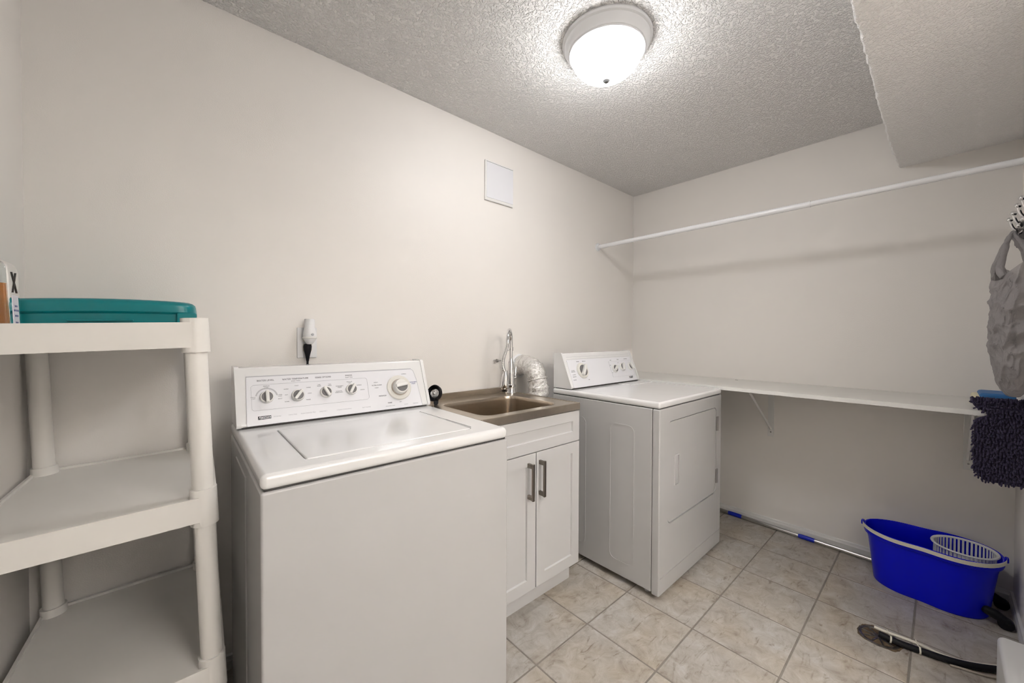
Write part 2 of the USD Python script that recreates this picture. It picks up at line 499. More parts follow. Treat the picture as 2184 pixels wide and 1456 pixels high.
part(wt, 'console_gap', bx(.02, .668, .516, .655, .929, .936), 'painted_gap_shadow', label='gap under the console, its shadow painted dark')
F = frame((0, CB, CZ), (1, 0, 0), (0, CT - CB, CTZ - CZ))
pp = Polygon([(.030, .004), (.648, .004), (.640, .120), (.632, .158), (.622, .166), (.034, .170)]).buffer(-.004).buffer(.004)
cp = part(wt, 'control_panel', tf(poly_manifold(pp, .0016, -.0004), F), 'panel_white', label='bluish white control panel')
top_line = Polygon([(.034, .1695), (.622, .1655), (.622, .1685), (.034, .1725)])  # thin grey line along the top of the panel
part(wt, 'panel_outline', tf(cat(*[poly_manifold(q, .0007, .0012) for q in (
    ring_poly(Polygon([(.046, .058), (.052, .053), (.422, .053), (.430, .060), (.430, .134), (.424, .140), (.053, .141), (.046, .135)]).buffer(-.004).buffer(.004), .0009),
    ring_poly(pp, .0010), top_line)]), F), 'print_grey', label='thin grey outline printed on the panel')
for s, tt, d in ((.0896, .0958, 0), (.1826, .0926, -38), (.2746, .0957, 24), (.3656, .0978, -30)):
    knob(F, wt, s, tt, d)
# level arc above the first knob
arc = Point(.0896, .0958).buffer(.0330, quad_segs=16).difference(Point(.0896, .0958).buffer(.0285, quad_segs=16)).intersection(Polygon([(.0896, .0958), (.05, .105), (.05, .15), (.13, .15), (.14, .104)]))
part(wt, 'level_scale', tf(poly_manifold(arc, .0006, .0012), F), 'print_grey', label='grey arc printed over the water level knob')
# timer
Mt = F @ trimesh.transformations.translation_matrix((.5567, .0892, 0))
td = part(wt, 'timer_dial', tf(lathe([(0, .001), (.0515, .001), (.0520, .0035), (.0490, .006), (.036, .0068), (0, .0068)], 48), Mt), 'dial_cream', label='large cream timer dial')
part(td, 'timer_ring', tf(lathe([(0, .0066), (.0345, .0066), (.0345, .010), (0, .010)], 40), Mt), 'dial_tan', label='tan ring round the timer knob')
part(td, 'timer_knob', tf(lathe([(0, .009), (.0305, .009), (.0310, .014), (.0285, .030), (.026, .033), (0, .033)], 36), Mt), 'knob_white')
rk = trimesh.transformations.rotation_matrix(math.radians(8), (0, 0, 1))
part(td, 'dark_insert', tf(cat(*[mv(poly_manifold(Point(0, 0).buffer(.0235, quad_segs=8).intersection(sbox(-1, a, 1, b)), .0012), 0, 0, .0326) for a, b in ((-1, -.0015),)]), Mt @ rk), 'knob_grey')
part(td, 'grip', tf(rb(-.026, .026, -.0035, .011, .028, .041, .004), Mt @ rk), 'knob_white')
ink, grey, blue = [], [], []
for s, tt, w, h in ((.0891, .155, 'WATER LEVEL', .0054), (.1801, .1545, 'WATER TEMPERATURE', .0054), (.2712, .1539, 'RINSE OPTIONS', .0050), (.3622, .1545, 'SPEEDS', .0050)):
    ink.append(text(s, tt, w, h, bold=True))
for s, tt, w in ((.1801, .1465, 'WASH  RINSE'), (.3622, .1465, 'WASH  SPIN'),
                 (.0903, .1350, 'MEDIUM'), (.0903, .1300, 'LOAD'), (.0516, .0990, 'SMALL'), (.0516, .0940, 'LOAD'), (.1285, .1010, 'LARGE'), (.1285, .0960, 'LOAD'), (.1285, .0871, 'RESET'),
                 (.1813, .1290, 'COLD'), (.1480, .1190, 'WARM'), (.1480, .0985, 'HOT'), (.1480, .0745, 'WARM'), (.2190, .1190, 'WARM'), (.2210, .0975, 'COLD'), (.2150, .0745, 'WARM'),
                 (.2544, .1262, 'ONE'), (.2544, .1212, 'RINSE'), (.2904, .1252, 'TWO'), (.2904, .1202, 'RINSE'),
                 (.3624, .1290, 'REGULAR'), (.3624, .1240, 'FAST'), (.3975, .1130, 'NORMAL'), (.4076, .0940, 'GENTLE'), (.3245, .1153, 'PERMANENT'), (.3245, .1103, 'PRESS'), (.3206, .0960, 'DELICATE'), (.3206, .0910, 'HAND WASH')):
    ink.append(text(s, tt, w, .0032))
for s, tt, w, h in ((.4656, .1067, 'ULTRA CLEAN', .0042), (.4830, .0612, 'PREWASH', .0046), (.5090, .0300, 'SOAK', .0046)):
    ink.append(text(s, tt, w, h, bold=True))
for s, tt, w in ((.4640, .1180, 'HEAVY'), (.4640, .0960, 'LIGHT'), (.5541, .0290, 'OFF'), (.5874, .1460, 'NORMAL')):
    ink.append(text(s, tt, w, .0036))
for s, tt, w in ((.6230, .1075, 'PERMANENT'), (.6230, .1010, 'PRESS')):
    blue.append(text(s, tt, w, .0040, bold=True))
for s, tt, w in ((.1161, .0280, '80 Series'), (.1621, .0280, 'Heavy Duty'), (.2101, .0275, 'Super Capacity Plus'), (.2591, .0270, 'Quiet Pak 2'), (.3311, .0255, '4 Speed Combinations'), (.4132, .0235, 'Self-Cleaning'),
                 (.5082, .0175, 'Automatic Temp'), (.5752, .0170, 'Control'), (.6180, .0165, 'Dispenser')):
    grey.append(text(s, tt, w, .0036, shear=.2))
for lst, mm, lb in ((ink, 'print_ink', 'dark lettering printed on the control panel'), (grey, 'print_grey', 'grey italic lettering along the bottom of the panel'), (blue, 'print_blue', 'blue lettering printed beside the timer')):
    for word in lst:
        part(cp, 'lettering', tf(mv(word, 0, 0, .0012), F), mm, smooth=False)
# black logo block with white lettering
lg = part(wt, 'logo', tf(poly_manifold(Polygon([(.0615, .0225), (.0615, .0335), (.0985, .0335), (.0985, .0225)]), .0006, .0012), F), 'logo_black', label='small black logo with white lettering')
part(lg, 'lettering', tf(cat(mv(text(.0815, .0295, 'Kenmore', .0056, bold=True), 0, 0, .0015), mv(poly_manifold(Polygon([(.068, .0247), (.0985, .0228), (.0985, .0238), (.068, .0255)]), .0004), 0, 0, .0015)), F), 'panel_white', smooth=False)

# --- dryer
DW, DD = .737, .664
dt = thing('dryer', 'white front-loading clothes dryer with a square door, right of the sink', 'dryer', (-1.2443, -.8854, 0))
part(dt, 'body', cat(rb(0.001, DW - .001, .0388, DD, .030, .8938, .005), *[mv(lathe([(0, 0), (.016, 0), (.016, .010), (.009, .012), (.009, .032), (0, .032)], 16), x, y, 0) for x in (.05, DW - .05) for y in (.08, DD - .05)]), 'enamel_shaded')
# pressed outlines on the side panel
emb = []
for y0, y1 in ((.13, .27), (.42, .60)):
    q = rrect(y0, y1, .10, .795, .035)
    e = poly_manifold(ring_poly(q, .006), .0026)
    M = np.eye(4); M[:3, :3] = [[0, 0, 1], [1, 0, 0], [0, 1, 0]]; M[0, 3] = -.0006
    emb.append(e.transform(M[:3]))
part(dt, 'pressed_rib', cat(*emb[:1]), 'enamel_shaded')
part(dt, 'pressed_rib', cat(*emb[1:]), 'enamel_shaded')
doorp = rrect(.081, .668, .335, .828, .034)
Mf = np.eye(4); Mf[:3, :3] = [[1, 0, 0], [0, 0, -1], [0, 1, 0]]          # (x, z) drawing -> plane facing -y


def front(poly, y_front, depth):
    M = Mf.copy(); M[1, 3] = y_front + depth
    return poly_manifold(poly, depth).transform(M[:3])


fp = rb(0, DW, 0, .0375, .022, .8938, .006, 12) - front(doorp, -.01, .022)
toe = front(sbox(.012, .1025, DW - .012, .1055), -.005, .0062)
part(dt, 'front_panel', fp - toe, 'enamel_shaded')
part(dt, 'seam', cat(bx(.007, DW - .007, .007, DD - .007, .888, .8985), bx(.005, DW - .005, .034, .043, .04, .88)), 'painted_gap_shadow', label='gap between the panels, its shadow painted dark')
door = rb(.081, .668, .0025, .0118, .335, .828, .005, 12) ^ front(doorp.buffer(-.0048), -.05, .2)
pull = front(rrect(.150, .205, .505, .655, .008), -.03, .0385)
part(dt, 'door', door - pull, 'enamel_shaded', label='rounded square loading door')
part(dt, 'door_pull', cat(rb(.150, .158, -.0022, .010, .505, .655, .003), rb(.150, .200, -.0012, .008, .649, .655, .002)), 'enamel_shaded', label='recessed pull on the door')
for z0, z1 in ((.690, .772), (.388, .470)):
    part(dt, 'hinge', cat(rb(.6660, .6780, -.004, .004, z0, z1, .002), *[tube([(.672, -.005, z0 + .013 + q * (z1 - z0 - .026)), (.672, -.0065, z0 + .013 + q * (z1 - z0 - .026))], .0032, 8) for q in (0, .5, 1)], tube([(.680, -.003, z0), (.680, -.003, z1)], .0035, 8)), 'steel_dark', label='metal door hinge')
part(dt, 'top_panel', rb(0, DW, 0, DD, .8965, .928, .011, 16), 'enamel')
part(dt, 'lint_cover', rb(.465, .725, .425, .522, .925, .9305, .0025, 10), 'enamel', label='raised lint filter cover on top')
EB, EZ, ET, ETZ = .526, .9325, .607, 1.131
part(dt, 'console', extr_x(console_profile(EB, EZ, ET, ETZ, .660), .016, .724), 'enamel')
for a, b in ((.006, .020), (.720, .734)):
    part(dt, 'end_cap', extr_x(console_profile(EB, EZ, ET, ETZ, .660, .0035, .010), a, b), 'enamel', label='console end cap')
part(dt, 'console_gap', bx(.02, .72, .532, .655, .9265, .935), 'painted_gap_shadow', label='gap under the console, its shadow painted dark')
G = frame((0, EB, EZ), (1, 0, 0), (0, ET - EB, ETZ - EZ))
dp = part(dt, 'control_panel', tf(poly_manifold(Polygon([(.032, .005), (.708, .005), (.704, .170), (.036, .172)]).buffer(-.004).buffer(.004), .0016, -.0004), G), 'panel_white', label='bluish white control panel')
part(dt, 'panel_outline', tf(cat(*[poly_manifold(q, .0007, .0012) for q in (sbox(.040, .1755, .700, .1765), sbox(.040, .190, .700, .1908), ring_poly(sbox(.44, .04, .70, .145), .0006))]), G), 'print_grey', label='thin grey outline printed on the panel')
Mt = G @ trimesh.transformations.translation_matrix((.150, .1019, 0)) @ trimesh.transformations.rotation_matrix(math.radians(-40), (0, 0, 1))
td = part(dt, 'timer_dial', tf(lathe([(0, .001), (.0485, .001), (.0490, .004), (.0455, .010), (.043, .0125), (0, .0125)], 48), Mt), 'dial_cream', label='large cream timer dial')
part(td, 'dark_insert', tf(cat(*[mv(poly_manifold(Point(0, 0).buffer(.033, quad_segs=8).intersection(sbox(a, -1, b, 1)), .0012), 0, 0, .0122) for a, b in ((-1, -.009), (.009, 1))]), Mt), 'knob_grey')
part(td, 'grip', tf(rb(-.0085, .0085, -.040, .040, .010, .030, .004), Mt), 'knob_white')
for s, tt, d in ((.4833, .0952, -55), (.5733, .1019, -20), (.6733, .1028, 25)):
    knob(G, dt, s, tt, d, r=.027)
dl = []
for s, tt, w, h in ((.4700, .1540, 'HEAT', .0046), (.5533, .1560, 'START', .0046), (.6473, .1570, 'END SIGNAL', .0046), (.0650, .1064, 'COTTON', .0046), (.0650, .0990, 'SENSOR DRY', .0042), (.0660, .0810, 'LESS DRY', .0042), (.0640, .0690, 'TIMED DRY', .0042),
                    (.0600, .0500, 'AIR ONLY', .0042), (.1343, .1590, 'NORMAL', .0046), (.1913, .1590, 'MORE DRY', .0046), (.1900, .0440, 'OFF', .0046), (.4500, .1200, 'HIGH', .0038), (.4500, .0700, 'LOW', .0038), (.5450, .1330, 'ON', .0038)):
    dl.append(text(s, tt, w, h))
for word in dl:
    part(dp, 'lettering', tf(mv(word, 0, 0, .0012), G), 'print_ink', smooth=False)
lg = part(dt, 'logo', tf(poly_manifold(sbox(.622, .0225, .662, .0340), .0006, .0012), G), 'logo_black', label='small black logo with white lettering')
part(lg, 'lettering', tf(mv(text(.642, .0290, 'Kenmore', .0062, bold=True), 0, 0, .0015), G), 'panel_white', smooth=False)

# ------------------------------------------------------------------ sink cabinet, sink, faucet
SX0, SX1, SYF = -2.012, -1.408, -.55
st = thing('sink_cabinet', 'white two-door shaker cabinet under the sink, between washer and dryer', 'cabinet', (-1.71, -.28, 0))
O = np.array([-1.71, -.28, 0])


def loc(m):
    return mv(m, *(-O))


part(st, 'carcass', loc(cat(bx(SX0, SX0 + .016, -.53, -.025, .10, .868), bx(SX1 - .016, SX1, -.53, -.025, .10, .868), bx(SX0 + .016, SX1 - .016, -.041, -.025, .10, .868), bx(SX0 + .016, SX1 - .016, -.53, -.041, .10, .116), bx(SX0 + .016, SX1 - .016, -.53, -.512, .69, .868))), 'cabinet_white')
part(st, 'toe_kick', loc(cat(bx(SX0, SX1, -.490, -.474, 0, .10), bx(SX1 - .016, SX1, -.474, -.03, 0, .10), bx(SX0, SX0 + .016, -.474, -.03, 0, .10))), 'cabinet_white', label='recessed white toe kick')


def shaker(x0, x1, z0, z1, w):
    o = rb(x0, x1, SYF, SYF + .019, z0, z1, .0018, 8)
    cut = Manifold.hull_points(np.array([[x, y, z] for (d, y) in ((0, SYF - .001), (.004, SYF + .0075)) for x in (x0 + w + d, x1 - w - d) for z in (z0 + w + d, z1 - w - d)]))
    return o - cut


part(st, 'drawer_front', loc(shaker(SX0, SX1, .718, .866, .048)), 'cabinet_white', label='false drawer front below the sink')
for x0, x1, hx in ((SX0, -1.7125, -1.760), (-1.7075, SX1, -1.699 + .010)):
    d = part(st, 'door', loc(shaker(x0, x1, .108, .714, .052)), 'cabinet_white')
    part(d, 'handle', loc(cat(rb(hx - .006, hx + .006, -.586, -.576, .520, .680, .0015), *[rb(hx - .006, hx + .006, -.580, -.5495, z, z + .018, .0015) for z in (.522, .660)])), 'pull_bronze', label='dark brushed bar handle')

CX0, CX1, CY0, CY1, CZT = -2.02, -1.410, -.557, -.012, .902
sk = thing('sink', 'brushed stainless steel sink top with rectangular basin and low backsplash', 'sink', (-1.71, -.28, .87))
O = np.array([-1.71, -.28, .87])
bas = rrect(-1.965, -1.505, -.503, -.145, .06, 8)
slab = (rb(CX0, CX1, CY0, CY1, .870, CZT, .0025, 8) - bx(CX0 + .01, CX1 - .01, CY0 + .012, CY1 - .002, .86, .897)) - poly_manifold(bas, .1, .85)
slab = slab + (rb(CX1 - .008, CX1, CY0, CY1, .895, CZT + .0035, .003, 8) + rb(CX0, CX1, CY0, CY0 + .008, .895, CZT + .0035, .003, 8))
part(sk, 'counter', loc(slab), 'stainless')
part(sk, 'backsplash', loc(rb(CX0, CX1, CY1 - .010, CY1, .895, .931, .002, 8)), 'stainless', label='low steel upstand along the wall')


def ring_of(poly, z, n=96):
    e = poly.exterior
    return np.array([[*e.interpolate(k / n, normalized=True).coords[0], z] for k in range(n)])[::-1]


rr = [ring_of(bas.buffer(.002), .9025), ring_of(bas, .9028), ring_of(bas.buffer(-.004), .899)]
rr += [ring_of(bas.buffer(-.004 - d), z) for d, z in ((.002, .885), (.008, .78), (.012, .735), (.024, .712), (.045, .703), (.09, .700))]
inner = loft(rr)
outer = loft([ring_of(bas.buffer(.004 - d), z) for d, z in ((.004, .897), (.006, .78), (.010, .73), (.022, .706), (.045, .697), (.09, .695))])
hole = loft([rr[-1], rr[-1] * .5 + rr[-1].mean(0) * .5, rr[-1] * .2 + rr[-1].mean(0) * .8], False, True)
bm = loc(cat(inner, hole))
bm.invert()
part(sk, 'basin', bm, 'bowl_steel', smooth=50, label='deep rectangular basin')
part(sk, 'drain', loc(lathe([(0, .001), (.020, .001), (.032, .003), (.040, .0035), (.042, .001)], 28, at=(-1.735, -.324, .7005))), 'chrome', label='round drain in the basin')

FX, FY, FZ = -1.462, -.098, CZT
ft = thing('faucet', 'tall chrome gooseneck pull-down faucet on the rear corner of the sink', 'faucet', (FX, FY, FZ))
part(ft, 'base', lathe([(0, 0), (.030, 0), (.031, .006), (.027, .012), (.0255, .034), (.0275, .038), (.0275, .050), (.0235, .055), (0, .055)], 28), 'chrome')
part(ft, 'body', lathe([(0, .05), (.0205, .052), (.0200, .110), (.0215, .116), (.0205, .128), (.0180, .140), (.0175, .165), (.0130, .185), (.0115, .200), (0, .2)], 28), 'chrome')
dirn = np.array([-.70, -.71, 0]); dirn /= np.linalg.norm(dirn); side = np.array([-.71, .70, 0])
pth = [(0, 0, .19), (0, 0, .26)]
rr_ = .075
for a in np.linspace(0, PI, 16):
    q = dirn * (rr_ - rr_ * math.cos(a)) + side * (.010 * (1 - math.cos(a)) / 2)
    pth.append((q[0], q[1], .288 + rr_ * math.sin(a)))
end = np.array(pth[-1])
hp = [end + (0, 0, -.05) + side * .014, end + (0, 0, -.10) + side * .026, end + (0, 0, -.135) + side * .022, end + (0, 0, -.155) + side * .012]
part(ft, 'spout', tube(spline(pth, 60), .0098, 14), 'chrome', smooth=60, label='tall gooseneck spout')
hs = spline([pth[-2]] + [tuple(h) for h in hp], 40)
part(ft, 'hose', tube(hs, .0092 + .0008 * np.sin(np.arange(40) * 2.4), 12), 'chrome', smooth=60, label='ribbed hose down to the spray head')
e0, e1 = np.array(hs[-1]), np.array(hs[-1]) + (0, 0, -.105) - dirn * .006 + side * .006
ax = (e1 - e0) / np.linalg.norm(e1 - e0)
part(ft, 'spray_head', lathe([(0, -.012), (.0115, -.010), (.0125, .004), (.0190, .020), (.0225, .060), (.0220, .080), (.0180, .086), (.0180, .092), (0, .092)], 28, z=ax, at=e0), 'chrome', label='wide chrome spray head')
part(ft, 'spray_button', lathe([(0, .086), (.0165, .086), (.0150, .100), (0, .101)], 20, z=ax, at=e0), 'rubber_black', label='black nozzle ring')
h_at = np.array(hs[12])
part(ft, 'hose_support', tube([(0, 0, h_at[2] + .005), tuple(h_at * (.5, .5, 1)), tuple(h_at)], .0042, 8), 'chrome', label='thin arm holding the hose')
part(ft, 'support_collar', lathe([(.0098, -.010), (.0135, -.010), (.0135, .010), (.0098, .010)], 20, at=(0, 0, h_at[2] + .005)), 'chrome')
part(ft, 'lever', cat(tube([(.016, .003, .085), (.040, .006, .092)], .0105, 12), tube([(.038, .006, .092), (.048, .010, .150)], [.006, .0045], 10)), 'chrome', label='side lever')

vt = thing('pipe_stub', 'small dark chrome pipe stub poking from the wall left of the faucet', 'pipe stub', (-1.505, 0, 1.089))
part(vt, 'pipe', cat(tube([(0, 0, 0), (0, -.045, 0)], .0055, 10), tube([(-.006, -.040, 0), (.022, -.040, .001)], .0045, 10)), 'chrome')
part(vt, 'cap', lathe([(0, 0), (.009, 0), (.010, .004), (.010, .012), (.007, .014), (0, .014)], 14, z=(-1, 0, 0), at=(-.006, -.040, 0)), 'steel_dark', label='dark screw cap')

sp = thing('sink_strainer', 'round black-rimmed chrome strainer leaning on the rear left corner of the sink', 'sink strainer', (-1.964, -.105, CZT))
za = np.array([-.88, -.30, .37]); za /= np.linalg.norm(za)
part(sp, 'rim', lathe([(.030, -.022), (.038, -.010), (.0405, .002), (.0405, .010), (.0375, .012), (.0365, .004), (.034, -.006), (.030, -.012), (.030, -.022)], 36, z=za, at=(.0, .0, .050)), 'rubber_black', label='black rubber rim')
part(sp, 'dome', lathe([(.0345, -.006), (.031, -.004), (.025, .003), (.018, .007), (.016, .004), (.009, .005), (.004, .010), (0, .011)], 36, z=za, at=(0, 0, .050)), 'chrome', label='chrome domed centre')
part(sp, 'handle', tube(spline([np.array((0, 0, .050)) - za * .016, (.004, -.010, .026), (-.006, -.024, .0115), (-.016, -.040, .0115)], 16), .0112, 12), 'rubber_black', label='black stem resting on the counter')

# ------------------------------------------------------------------ dryer duct
du = thing('dryer_duct', 'crumpled silver foil dryer vent duct bending out of the wall behind the sink', 'duct', (-1.32, 0, 0))
key = spline([(.012, .0, 1.048), (.008, -.045, 1.055), (-.002, -.115, 1.050), (-.003, -.165, 1.005), (-.003, -.185, .93), (-.003, -.180, .80), (-.003, -.150, .55), (-.003, -.125, .25), (-.003, -.125, .085)], 200)
ph = np.linspace(0, 1, 200)
rad = .0575 + .0035 * np.sin(ph * 2 * PI * 9) + .002 * np.sin(ph * 2 * PI * 31)
dm = tube(key, rad, 36)
dv = dm.vertices.copy()
nn = meshkit.fbm(dv * 55, 3, 3) - .5
ctr = np.repeat(key, 36, 0)
k = len(ctr)
dv[:k] += (dv[:k] - ctr) / .058 * nn[:k, None] * .012
dm.vertices = dv
part(du, 'foil_hose', dm, 'foil', smooth=35)
part(du, 'wall_collar', lathe([(.056, 0), (.072, 0), (.072, .004), (.060, .008), (.060, .022), (.056, .022)], 36, z=(0, -1, 0), at=(.012, 0, 1.048)), 'white_plastic', label='white wall collar')
for i in (38, 74):
    tn = key[i + 1] - key[i - 1]
    part(du, 'band', lathe([(.0585, -.004), (.0615, -.003), (.0615, .003), (.0585, .004)], 36, z=tn / np.linalg.norm(tn), at=key[i]), 'foil', label='seam band round the duct')

# ------------------------------------------------------------------ shelf unit on the left
UX, UY, UW, UD, UT, UYAW = -3.1865, -.02, .4009, .5617, .0335, -.0489
c, s = math.cos(UYAW), math.sin(UYAW)
A = np.array([[c, -s, 0], [s, c, 0], [0, 0, 1]]) @ np.array([[math.cos(UT), 0, -math.sin(UT)], [0, 1, 0], [math.sin(UT), 0, math.cos(UT)]])
UM = np.eye(4); UM[:3, :3] = A; UM[:3, 3] = (UX, UY, 0)
su = thing('shelf_unit', 'off-white plastic four-tier shelf unit leaning in the left corner', 'shelf unit', matrix=UM)
LIP = .058
TOPS = [.066, .4332, .8404, 1.2496]
corners = [(.0235, -.0255), (UW - .042, -.0255), (.0235, -UD + .0255), (UW - .0255, -UD + .0255)]
PR = .0212
for n_, z in enumerate(TOPS):
    o = rrect(0, UW, -UD, 0, .030)
    tray = poly_manifold(o, LIP, z - LIP)
    tray = tray - poly_manifold(rrect(.007, UW - .007, -UD + .007, -.007, .024), .02, z - .007) - poly_manifold(rrect(.006, UW - .006, -UD + .006, -.006, .024), LIP - .012, z - LIP - .0005)
    col = Manifold()
    for (cx, cy) in corners:
        hi = .010 if n_ == 3 else .016
        col = col + Manifold.cylinder(LIP + hi + .012, .0272, .0262, 36).translate((cx, cy, z - LIP - .012))
    part(su, 'shelf', tray + col, 'shelf_plastic', smooth=25)
for n_ in range(3):
    for (cx, cy) in corners:
        z0, z1 = TOPS[n_] + .010, TOPS[n_ + 1] - LIP - .006
        part(su, 'post', Manifold.cylinder(z1 - z0, PR, PR, 36).translate((cx, cy, z0)), 'shelf_plastic')
for (cx, cy) in corners:
    zlow = -cx * math.tan(UT) - .0008
    part(su, 'foot', Manifold.cylinder(.02 - zlow, .019, PR, 32).translate((cx, cy, zlow)), 'shelf_plastic')


def on_top(u, v):
    return A @ np.array([u, v, TOPS[3] - .007]) + (UX, UY, 0)


# teal tote lid lying on the top shelf
TM = UM.copy(); TM[:3, 3] = on_top(.197, -.213)
tl = thing('storage_lid', 'teal plastic storage tote lid lying on top of the shelf unit', 'storage lid', matrix=TM)
LWX, LWY = .181, .165
def lring(d, z, r=.03):
    return ring_of(rrect(-LWX + d, LWX - d, -LWY + d, LWY - d, r, 8), z, 120)[::-1]
sag = lambda R, k: R + np.c_[np.zeros((len(R), 2)), k * (1 - (R[:, 0] / LWX) ** 2)]
prof_ = [(.010, 0), (.008, .003), (.008, .031), (.003, .033), (0, .036), (0, .050), (.0015, .056), (.006, .0605), (.013, .063), (.022, .0615), (.03, .058), (.06, .057), (.10, .057)]
body = loft([sag(lring(d, z, max(.034 - d * .3, .01)), z * .12) for d, z in prof_], True, True)
part(tl, 'lid_body', body, 'teal_plastic', smooth=40)
for sx in (-1, 1):
    x = sx * (LWX - .012)
    part(tl, 'latch', rb(x - .028, x + .013, -LWY - .004, -LWY + .02, .002, .036, .004), 'teal_plastic', label='raised latch at the corner')
part(tl, 'rib', cat(rb(-.10, .085, -LWY + .002, -LWY + .012, .006, .012, .002), rb(-.05, .06, -LWY + .0, -LWY + .012, .016, .019, .001)), 'teal_plastic', label='raised rib along the edge')

# bottle of amber liquid
BM = UM.copy(); BM[:3, 3] = on_top(.0595, -.430)
bt = thing('diffuser_bottle', 'clear bottle of amber liquid with a white label, on top of the shelf unit', 'bottle', matrix=BM)
bw, bd = .027, .034


def bring(d, z):
    return ring_of(rrect(-bw + d, bw - d, -bd + d, bd - d, .007, 5), z, 48)[::-1]


gl = loft([bring(d, z) for d, z in ((.003, 0), (.0, .003), (.0, .118), (.001, .126), (.004, .134), (.009, .139), (.016, .142))], True, True)
part(bt, 'glass', gl, 'clear_glass', smooth=40, label='clear glass body')
part(bt, 'liquid', loft([bring(d, z) for d, z in ((.0035, .003), (.0025, .005), (.0025, .0915), (.0035, .092))], True, True), 'amber', smooth=40, label='amber liquid in the lower part')
lb_ = part(bt, 'label', cat(bx(bw, bw + .0006, -.016, .016, .002, .068)), 'label_paper', label='white printed label')
lt = (text(0, .046, 'REED', .0040), text(0, .037, 'DIFFUSER', .0040), text(0, .026, 'AMBER', .0040), text(0, .012, '100 ml', .0032))
for word in lt:
    part(lb_, 'lettering', tf(word, frame((bw + .0006, 0, 0), (0, 1, 0), (0, 0, 1))), 'print_blue', smooth=False)
for a in (-1, 1):
    part(bt, 'reed', tube([(bw + .0008, -.011 * a, .074), (bw + .0008, .011 * a, .116)], .0008, 6), 'reed_dark', label='dark reed crossing another')

# ------------------------------------------------------------------ wall things over the washer
ou = thing('wall_outlet', 'white wall outlet plate behind the washer', 'outlet', (-2.501, 0, 1.201))
part(ou, 'plate', rb(-.037, .037, -.006, 0, -.062, .062, .0025), 'white_plastic')
for z in (-.020, .020):
    part(ou, 'socket', extr_x(Polygon([(-.0075, z - .0145), (-.0055, z - .0145), (-.0055, z + .0145), (-.0075, z + .0145)]), -.0165, .0165), 'cream_plastic')
nl = thing('plug_in_freshener', 'white bottle-shaped plug-in air freshener in the top of the wall outlet', 'air freshener', (-2.4985, -.0075, 1.221))
part(nl, 'housing', lathe([(0, -.026), (.010, -.025), (.017, -.016), (.0235, -.004), (.0245, .012), (.0235, .024), (.0205, .036), (.0190, .046), (.0188, .074), (.0172, .077), (0, .077)], 28, at=(0, -.026, 0)), 'white_plastic', smooth=40)
part(nl, 'collar', lathe([(.022, 0), (.0268, .002), (.0270, .006), (.0245, .009)], 28, at=(0, -.026, -.004)), 'knob_white', label='flared collar')
part(nl, 'button', lathe([(0, 0), (.0050, 0), (.0055, .003), (.0035, .0045), (0, .0045)], 16, z=(.12, -1, 0), at=(.004, -.0500, .014)), 'print_grey', label='grey round button')
part(nl, 'prongs', rb(-.012, .012, -.006, 0, -.01, .02, .001), 'white_plastic')
pl = thing('power_plug', 'black power plug with its cord in the lower socket of the wall outlet', 'plug', (-2.5035, -.0075, 1.181))
part(pl, 'plug_body', loft([np.array([[a * math.cos(q), -.014 + b * math.sin(q), z] for q in np.linspace(0, 2 * PI, 20, endpoint=False)]) for a, b, z in ((.010, .008, .016), (.0145, .0135, .013), (.0155, .0138, .004), (.0145, .0125, -.008), (.0100, .0090, -.026), (.0060, .0060, -.046), (.0048, .0048, -.055))][::-1], True, True), 'rubber_black', smooth=40)
part(pl, 'cord', tube(spline([(0, -.014, -.05), (-.001, -.018, -.10), (-.002, -.045, -.20), (.01, -.050, -.40), (.03, -.045, -.70), (.05, -.05, -.95)], 40), .0042, 10), 'rubber_black', smooth=60)

vp = thing('access_panel', 'square white access panel high on the wall below the ceiling', 'access panel', (-1.476, 0, 2.120))
part(vp, 'frame', rb(-.107, .107, -.010, 0, -.115, .112, .003) - bx(-.097, .110, -.02, -.006, -.099, .106), 'trim_paint', label='white frame, wider along the bottom')
part(vp, 'cover', rb(-.096, .106, -.0095, -.004, -.098, .105, .002), 'panel_white', label='plain bluish white cover')

# ------------------------------------------------------------------ rod, shelf and brackets
RX, RZ, RJ = -.503, 1.9035, -1.289
rd = thing('closet_rod', 'long white hanging rod across the room below the ceiling', 'closet rod', (RX, 0, RZ))
part(rd, 'sleeve_tube', tube([(0, -.006, 0), (0, RJ, 0)], .0150, 20), 'rod_white')
part(rd, 'inner_tube', tube([(0, RJ + .02, 0), (0, YF + .006, 0)], .0132, 20), 'rod_white')
part(rd, 'joint_ring', lathe([(.0150, -.003), (.0158, -.003), (.0158, .003), (.0132, .003)], 20, z=(0, -1, 0), at=(0, RJ, 0)), 'rod_white', label='ring where the tubes telescope')
for y0, z in ((0, (0, -1, 0)), (YF, (0, 1, 0))):
    part(rd, 'flange', cat(lathe([(0, 0), (.030, 0), (.030, .004), (.021, .006), (.021, .018), (.0155, .018)], 24, z=z, at=(0, y0, 0)), tube([(0, y0, .024), (0, y0 + z[1] * .007, .024)], .004, 8)), 'rod_white')

